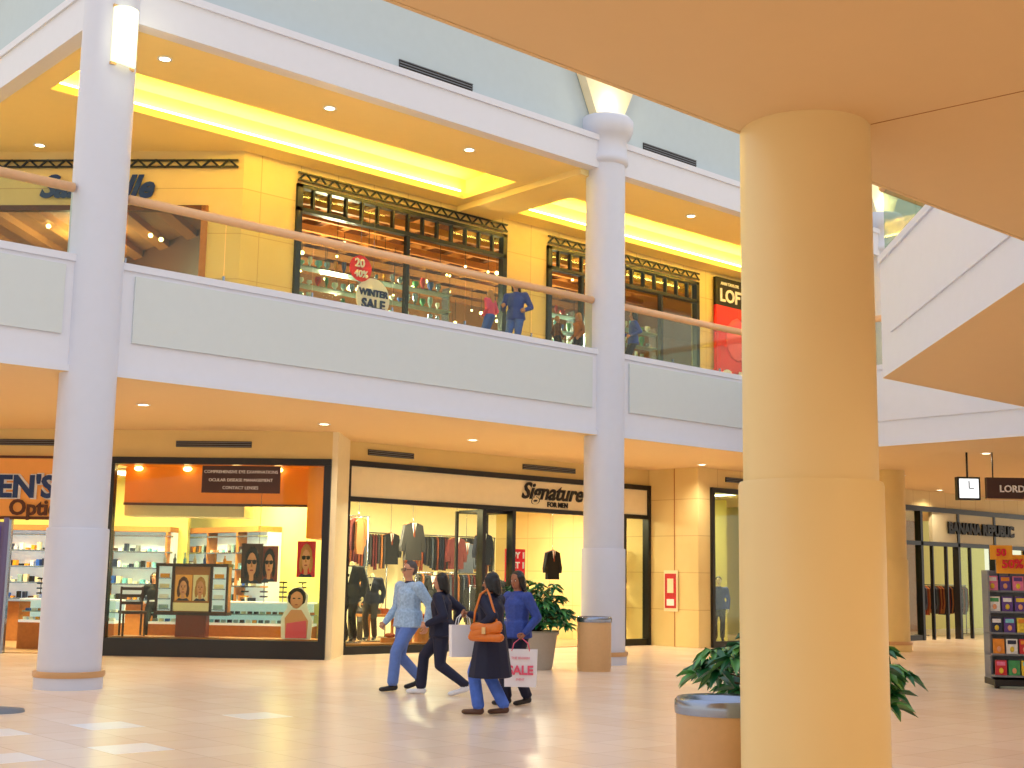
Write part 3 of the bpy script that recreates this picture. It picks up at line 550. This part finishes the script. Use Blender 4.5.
def human(name,X,Y,phi,H,feet,hands,top,pants,shoe,skin='skin',hair='hair_black',style='short',coat=None,lean=0.,hy=0.,z0=0.,vox=.010,drop=.03,headless=False,world=None,fat=1.,glasses=False,grip=(1,1),headdown=0,hem=.6,collar=None):
    S=H/1.7
    if world: x,y=world
    else: x,y=P(X,Y)
    ang=math.atan2(CU,SU)-math.radians(phi)
    M=frame(x,y,z0,ang-math.pi/2)@Matrix.Scale(S,4)
    def up(p): return (p[0],p[1]+lean*max(p[2]-.9,0),p[2]-drop)
    segs=[]
    def sg(tag,a,ra,c,rc): segs.append((tag,tuple(a),r3(ra),tuple(c),r3(rc)))
    w=fat; aw=.5+.5*fat
    sg(pants,up((0,-.01,.93)),(.155*w,.115*w,.10),up((0,0,1.0)),(.145*w,.11*w,.08))
    sg(top,up((0,0,.99)),(.16*w,.125*w,.07),up((0,0,1.10)),(.145*w,.11*w,.09)); sg(top,up((0,0,1.10)),(.145*w,.11*w,.09),up((0,.005,1.28)),(.17*w,.118*w,.11))
    sg(top,up((-.14*w,0,1.375)),(.07,.075,.06),up((.14*w,0,1.375)),(.07,.075,.06)); sg(top,up((0,0,1.28)),(.165*w,.115*w,.1),up((0,-.005,1.38)),(.12,.085,.06))
    if coat=='long': sg(top,up((0,0,1.08)),(.16*w,.125*w,.05),up((0,0,hem)),(.225*w,.20*w,.02))
    elif coat=='jacket': sg(top,up((0,0,1.05)),(.165*w,.13*w,.05),up((0,0,.86)),(.19*w,.15*w,.02))
    sg(skin,up((0,-.005,1.40)),.056,up((0,.01,1.48)),.05)
    sg(collar or top,up((0,-.005,1.40)),(.078,.073,.02),up((0,-.005,1.435)),(.068,.064,.022))
    Rh=Matrix.Rotation(math.radians(hy),4,'Z')@Matrix.Rotation(-math.radians(headdown),4,'X'); piv=Vector(up((0,.0,1.48)))
    def hp(p):
        q=Vector(up(p))-piv; q=Rh@q; return tuple(q+piv)
    if not headless:
        sg(skin,hp((0,.0,1.605)),(.076,.090,.094),hp((0,.005,1.59)),(.074,.09,.09)); sg(skin,hp((0,.025,1.555)),(.062,.068,.06),hp((0,.038,1.515)),(.046,.052,.042))
        sg(skin,hp((0,.092,1.585)),.009,hp((0,.112,1.555)),.014)
        for s in(-1,1): sg(skin,hp((s*.076,0,1.60)),(.012,.018,.02),hp((s*.074,.005,1.565)),(.010,.013,.014))
    for s,ft in zip((-1,1),feet):
        hip=up((s*.085,0,.91)); kn,an=ik(hip,ft,.43,.42,(s*.1,1,0))
        sg(pants,hip,(.092*w,.098*w,.09),kn,.068*aw); sg(pants,kn,.068*aw,tuple(an+Vector((0,0,.03))),(.062*aw,.068*aw,.05))
        an=Vector(an); sg(shoe,an+Vector((0,-.035,-.035)),(.038,.045,.04),an+Vector((0,0,-.02)),(.038,.045,.045))
        toe=Vector((an.x+s*.015,an.y+.165,.034)); heel=an+Vector((0,-.035,-.042)); sg(shoe,heel,(.036,.04,.036),toe,(.044,.05,.032))
    hl=[]
    for s,hd in zip((-1,1),hands):
        sh=up((s*.175*w,0,1.37)); el,wr=ik(sh,hd,.285,.25,(s*.35,-1,-.1))
        sg(top,sh,.068*aw,el,.056*aw); sg(top,el,.056*aw,tuple(wr),.040*aw)
        dr=(wr-el).normalized(); sg(skin,tuple(wr),.026,tuple(wr+dr*.03),(.026,.03,.03)); hl.append((s,wr,dr))
    v,f=blob(segs,vox); tag=classify(v,f,segs)
    b=B(name,M)
    for m in sorted(set(s[0] for s in segs)):
        idx=[i for i in range(len(f)) if segs[tag[i]][0]==m]
        if not idx: continue
        used={}; vv=[]; ff=[]
        for i in idx:
            q=[]
            for j in f[i]:
                if j not in used: used[j]=len(vv); vv.append(v[j])
                q.append(used[j])
            ff.append(tuple(q))
        b.add(vv,ff,m,True)
    for (s,wr,dr),g in zip(hl,grip):
        inn=Vector((-s,0.25,0)); inn=(inn-dr*inn.dot(dr)).normalized(); side=dr.cross(inn); 
        if side.y<0: side=-side
        hs=[('x',tuple(wr+dr*.02),r3(.022),tuple(wr+dr*.085),(.022,.036,.02))]
        palm=wr+dr*.09
        for k,(o,L) in enumerate(((.032,.072),(.011,.082),(-.010,.076),(-.03,.06))):
            a=palm+side*o-dr*.01; c1=(dr*math.cos(.4+g*.5)+inn*math.sin(.4+g*.5)); c2=(dr*math.cos(.9+g*1.3)+inn*math.sin(.9+g*1.3))
            p1=a+c1*L*.5; p2=p1+c2*L*.5
            hs+= [('x',tuple(a),r3(.0095),tuple(p1),r3(.009)),('x',tuple(p1),r3(.009),tuple(p2),r3(.0075))]
        t0=wr+dr*.04+side*.025; t1=t0+(dr*.6+side*.7+inn*.3).normalized()*.035; t2=t1+(dr*.8+side*.1+inn*.6).normalized()*.03
        hs+=[('x',tuple(t0),r3(.013),tuple(t1),r3(.0105)),('x',tuple(t1),r3(.0105),tuple(t2),r3(.0085))]
        v,f=blob(hs,.0055 if vox<.015 else .009,1 if vox<.015 else 0); b.add(v,f,skin,True)
    if not headless:
        for s in(-1,1):
            b.ball(hp((s*.03,.083,1.588)),(.014,.008,.008),'eyewhite'); b.ball(hp((s*.03,.090,1.588)),.0065,'eye'); b.ball(hp((s*.031,.086,1.607)),(.019,.008,.004),hair)
        b.ball(hp((0,.088,1.521)),(.022,.008,.006),'lips')
        hs=[(hair,hp((0,-.018,1.625)),(.086,.090,.090),hp((0,-.03,1.59)),(.084,.078,.08))]
        if style!='short':
            hs+=[(hair,hp((0,-.055,1.58)),(.09,.065,.07),hp((0,-.075,1.46)),(.09,.05,.05))]
            hs+=[(hair,hp((-.07,.005,1.62)),(.03,.055,.04),hp((-.08,-.01,1.49)),(.022,.04,.03)),(hair,hp((.07,.005,1.62)),(.03,.055,.04),hp((.08,-.01,1.49)),(.022,.04,.03))]
        if style=='long': hs+=[(hair,hp((0,-.075,1.47)),(.085,.045,.05),hp((0,-.10,1.32)),(.07,.035,.03))]
        v,f=blob(hs,.010,2); b.add(v,f,hair,True)
        if glasses:
            for s in(-1,1):
                b.tube([hp((s*.033+.02*math.cos(t),.103,1.588+.016*math.sin(t))) for t in np.linspace(0,2*math.pi,13)],.003,'black',5); b.tube([hp((s*.053,.103,1.59)),hp((s*.08,.0,1.595))],.003,'black',5)
            b.tube([hp((-.013,.105,1.59)),hp((.013,.105,1.59))],.003,'black',5)
    else:
        b.ball(up((0,0,1.49)),(.05,.05,.012),'cream'); b.xz([(-.06,up((0,0,1.42))[2]),(.06,up((0,0,1.42))[2]),(0,up((0,0,1.12))[2])],.11,.13,'white')
    b.hands=[M@(wr+dr*.09) for (s,wr,dr) in hl]; b.sh=M
    b.done(); return b
def shopping_bag(name,top,w,h_,dp,mat,ang,label=None,lab='red',hang=.17):
    b=B(name,frame(top[0],top[1],top[2],ang)); z1=-hang; z0=z1-h_; q=hang/.17
    b.add([(-w/2,-dp/2,z0),(w/2,-dp/2,z0),(w/2,dp/2,z0),(-w/2,dp/2,z0),(-w/2-.01,-dp/2,z1),(w/2+.01,-dp/2,z1),(w/2+.01,dp/2,z1),(-w/2-.01,dp/2,z1)],[(3,2,1,0),(0,1,5,4),(1,2,6,5),(2,3,7,6),(3,0,4,7)],mat)
    for yy in(-dp/2,dp/2): b.tube([(-w*.28,yy,z1-.02),(-w*.22,yy*.7,z1+.09*q),(0,0,0.005),(w*.22,yy*.7,z1+.09*q),(w*.28,yy,z1-.02)],.006,lab,6)
    if label:
        b.text(label,w*.38,0,-dp/2-.012,(z0+z1)/2-.03,lab,ext=.003,bold=.006); b.text('THE SEASON',w*.1,0,-dp/2-.012,(z0+z1)/2+.14*h_+.06,lab,ext=.003); b.text('EVENT',w*.09,0,-dp/2-.012,z0+.2*h_,lab,ext=.003)
    b.done()
human('walking_man',-1.43,18.95,-128,1.87,[(-.08,.27,.085),(.09,-.24,.13)],[(-.30,-.08,.84),(.30,.16,.86)],'lightblue','greyblue','shoe_dark','skin','hair_grey','short',coat='jacket',glasses=True,hy=0,drop=.05,fat=1.25,grip=(.4,.4),collar='navy')
human('walking_woman',-.90,18.2,-80,1.73,[(-.07,-.32,.14),(.08,.30,.085)],[(-.27,.14,.95),(.26,-.10,.90)],'navy','navy','shoe_white','skin','hair_black','mid',coat='jacket',drop=.075,hy=15,lean=.06,fat=1.25)
w3=human('walking_woman',-.20,15.7,-66,1.68,[(-.07,.12,.085),(.08,-.14,.10)],[(-.33,.02,1.02),(.16,.36,1.17)],'navy','jeans','shoe_brown','skin_dark','hair_black','mid',coat='long',drop=.02,hy=0,fat=1.3,headdown=6,hem=.47)
w4=human('walking_woman',.12,17.0,-125,1.70,[(-.08,-.1,.10),(.08,.1,.085)],[(-.26,.06,.92),(.26,.05,.88)],'bluejacket','navy','shoe_dark','skin_dark','hair_black','mid',coat='jacket',drop=.01,hy=15,headdown=8,fat=1.2)
AX=math.atan2(-SU,CU)
hnd=w4.hands[0]; shopping_bag('shopping_bag',(hnd.x,hnd.y,hnd.z),.40,.46,.14,'bag_white',AX-.05,'SALE','pink',hang=.14)
hnd=w3.hands[1]; shopping_bag('shopping_bag',(hnd.x,hnd.y,hnd.z),.3,.38,.12,'bag_white',AX+.35,None,'white',hang=.15)
M=w3.sh
b=B('leather_handbag',M@frame(-.36,-.10,.07,math.pi/2)@Matrix.Diagonal((1.15,1,1.3,1))@Matrix.Translation((0,0,-.24))); 
v,f=hull_geo((-.12,0,.98),(.06,.055,.05),(.12,0,.98),(.06,.055,.05)); b.add(v,f,'orange_leather',True); v,f=hull_geo((-.15,0,.90),(.05,.06,.04),(.15,0,.90),(.05,.06,.04)); b.add(v,f,'orange_leather',True)
v,f=hull_geo((-.13,0,1.0),(.05,.05,.05),(.13,0,.92),(.06,.062,.05)); b.add(v,f,'orange_leather',True)
b.tube([(-.13,0,1.0),(-.09,-.0,1.12),(0,-.07,1.28),(.06,-.16,1.325),(.10,-.07,1.28),(.13,0,1.12),(.14,0,1.0)],.012,'orange_leather',8); b.box(-.02,.02,.06,.075,.93,.99,'brass'); b.done()
st=[(-.09,0,.085),(.09,.02,.085)]
human('standing_woman',0,0,-160,1.68,st,[(-.25,.12,1.0),(.22,.2,1.1)],'blue','jeans','shoe_dark','skin','hair_black','long',world=(9.7,1.7),z0=ZF,vox=.018,coat='jacket',fat=1.15)
human('standing_child',0,0,-60,1.15,st,[(-.22,.1,.9),(.24,.1,.9)],'pinkshirt','jeans','shoe_white','skin','hair_blond','long',world=(8.4,1.0),z0=ZF,vox=.018,fat=1.2)
human('standing_child',0,0,60,.98,st,[(-.22,.1,.9),(.24,.1,.9)],'brown','navy','shoe_white','skin','hair_blond','short',world=(10.5,1.3),z0=ZF,vox=.018)
human('standing_child',0,0,-120,1.2,st,[(-.22,.1,.9),(.24,.1,.9)],'cloth_5','navy','shoe_white','skin','hair_blond','mid',world=(11.3,1.5),z0=ZF,vox=.018)
human('standing_woman',0,0,-100,1.5,st,[(-.25,.12,1.0),(.22,.2,1.1)],'blue','navy','shoe_dark','skin','hair_black','mid',world=(13.0,1.5),z0=ZF,vox=.018,coat='jacket')
ax,ay=(LENS@frame(-4.3,2.75)).translation[:2]
human('shop_assistant',0,0,175,1.6,st,[(-.25,.15,1.0),(.22,.2,1.0)],'cloth_3','cloth_3','shoe_dark','skin','hair_black','mid',world=(ax,ay),z0=.02,vox=.018)
def mannequin(x,y,z,H,top,pants,phi=180,headless=True):
    human('display_mannequin',0,0,phi,H,[(-.09,0,.085),(.09,.0,.085)],[(-.25,.0,.84),(.25,.03,.84)],top,pants,'shoe_dark','cream','hair_black','short',world=(x,y),z0=z+.03,vox=.02,headless=headless,coat='jacket',grip=(0,0),fat=1.12)
    b=B('mannequin_base',frame(x,y,z)); b.cyl(0,0,0,.03,.25,'steel'); b.done()
mannequin(8.3,5.2,.2,1.9,'cloth_3','cloth_3',200); mannequin(9.05,5.5,.2,1.62,'cloth_0','cloth_1',190); mannequin(10.8,5.5,.2,1.7,'cloth_3','cloth_3',200); mannequin(10.0,7.4,0.02,1.8,'cloth_5','cloth_1',180)
mannequin(14.0,7.0,.02,1.8,'cloth_3','cloth_0',200)
mannequin(17.78,3.62,.1,1.62,'cloth_5','cloth_3',200,False); mannequin(18.2,3.4,.1,1.62,'blue','cloth_0',190,False); mannequin(25.4,3.8,.02,1.7,'cloth_4','cloth_3',200); mannequin(26.3,3.8,.02,1.7,'cloth_1','cloth_0',200)
# ------------------------------------------------------------ light and camera
w=bpy.data.worlds.new('World'); SC.world=w; w.use_nodes=True; nt=w.node_tree; bg=nt.nodes['Background']
tc=nt.nodes.new('ShaderNodeTexCoord'); sx=nt.nodes.new('ShaderNodeSeparateXYZ'); cr=nt.nodes.new('ShaderNodeValToRGB')
nt.links.new(tc.outputs['Generated'],sx.inputs[0]); nt.links.new(sx.outputs['Z'],cr.inputs[0]); nt.links.new(cr.outputs[0],bg.inputs[0])
cr.color_ramp.elements[0].color=(.96,.88,.74,1); cr.color_ramp.elements[0].position=0.2; cr.color_ramp.elements[1].color=(.78,.85,1,1); cr.color_ramp.elements[1].position=.7
bg.inputs[1].default_value=1.22
light('sconce_glow','POINT',(.1,-.75,9.3),12,(1,.95,.6),shadow_soft_size=.1)
for x in(10.56,20.6): light('capital_uplight','POINT',(x,-.35,11.2),14,(1,.85,.5),shadow_soft_size=.1)
cam=bpy.data.cameras.new('camera'); co=bpy.data.objects.new('camera',cam); SC.collection.objects.link(co)
p=math.atan(194/1300); r=.0163; F=Vector((math.cos(p)*SU,math.cos(p)*CU,math.sin(p))); Rv=Vector((CU,-SU,0)); U=Vector((-math.sin(p)*SU,-math.sin(p)*CU,math.cos(p)))
R2=(Rv+U*r).normalized(); U2=(U-Rv*r).normalized()
M=Matrix((R2,U2,-F)).transposed().to_4x4(); M.translation=(-7.70,-17.75,1.6); co.matrix_world=M
cam.sensor_width=36; cam.lens=1300/1024*36; cam.clip_end=200; cam.clip_start=.05
SC.camera=co
SC.view_settings.view_transform='Standard'; SC.view_settings.look='None'
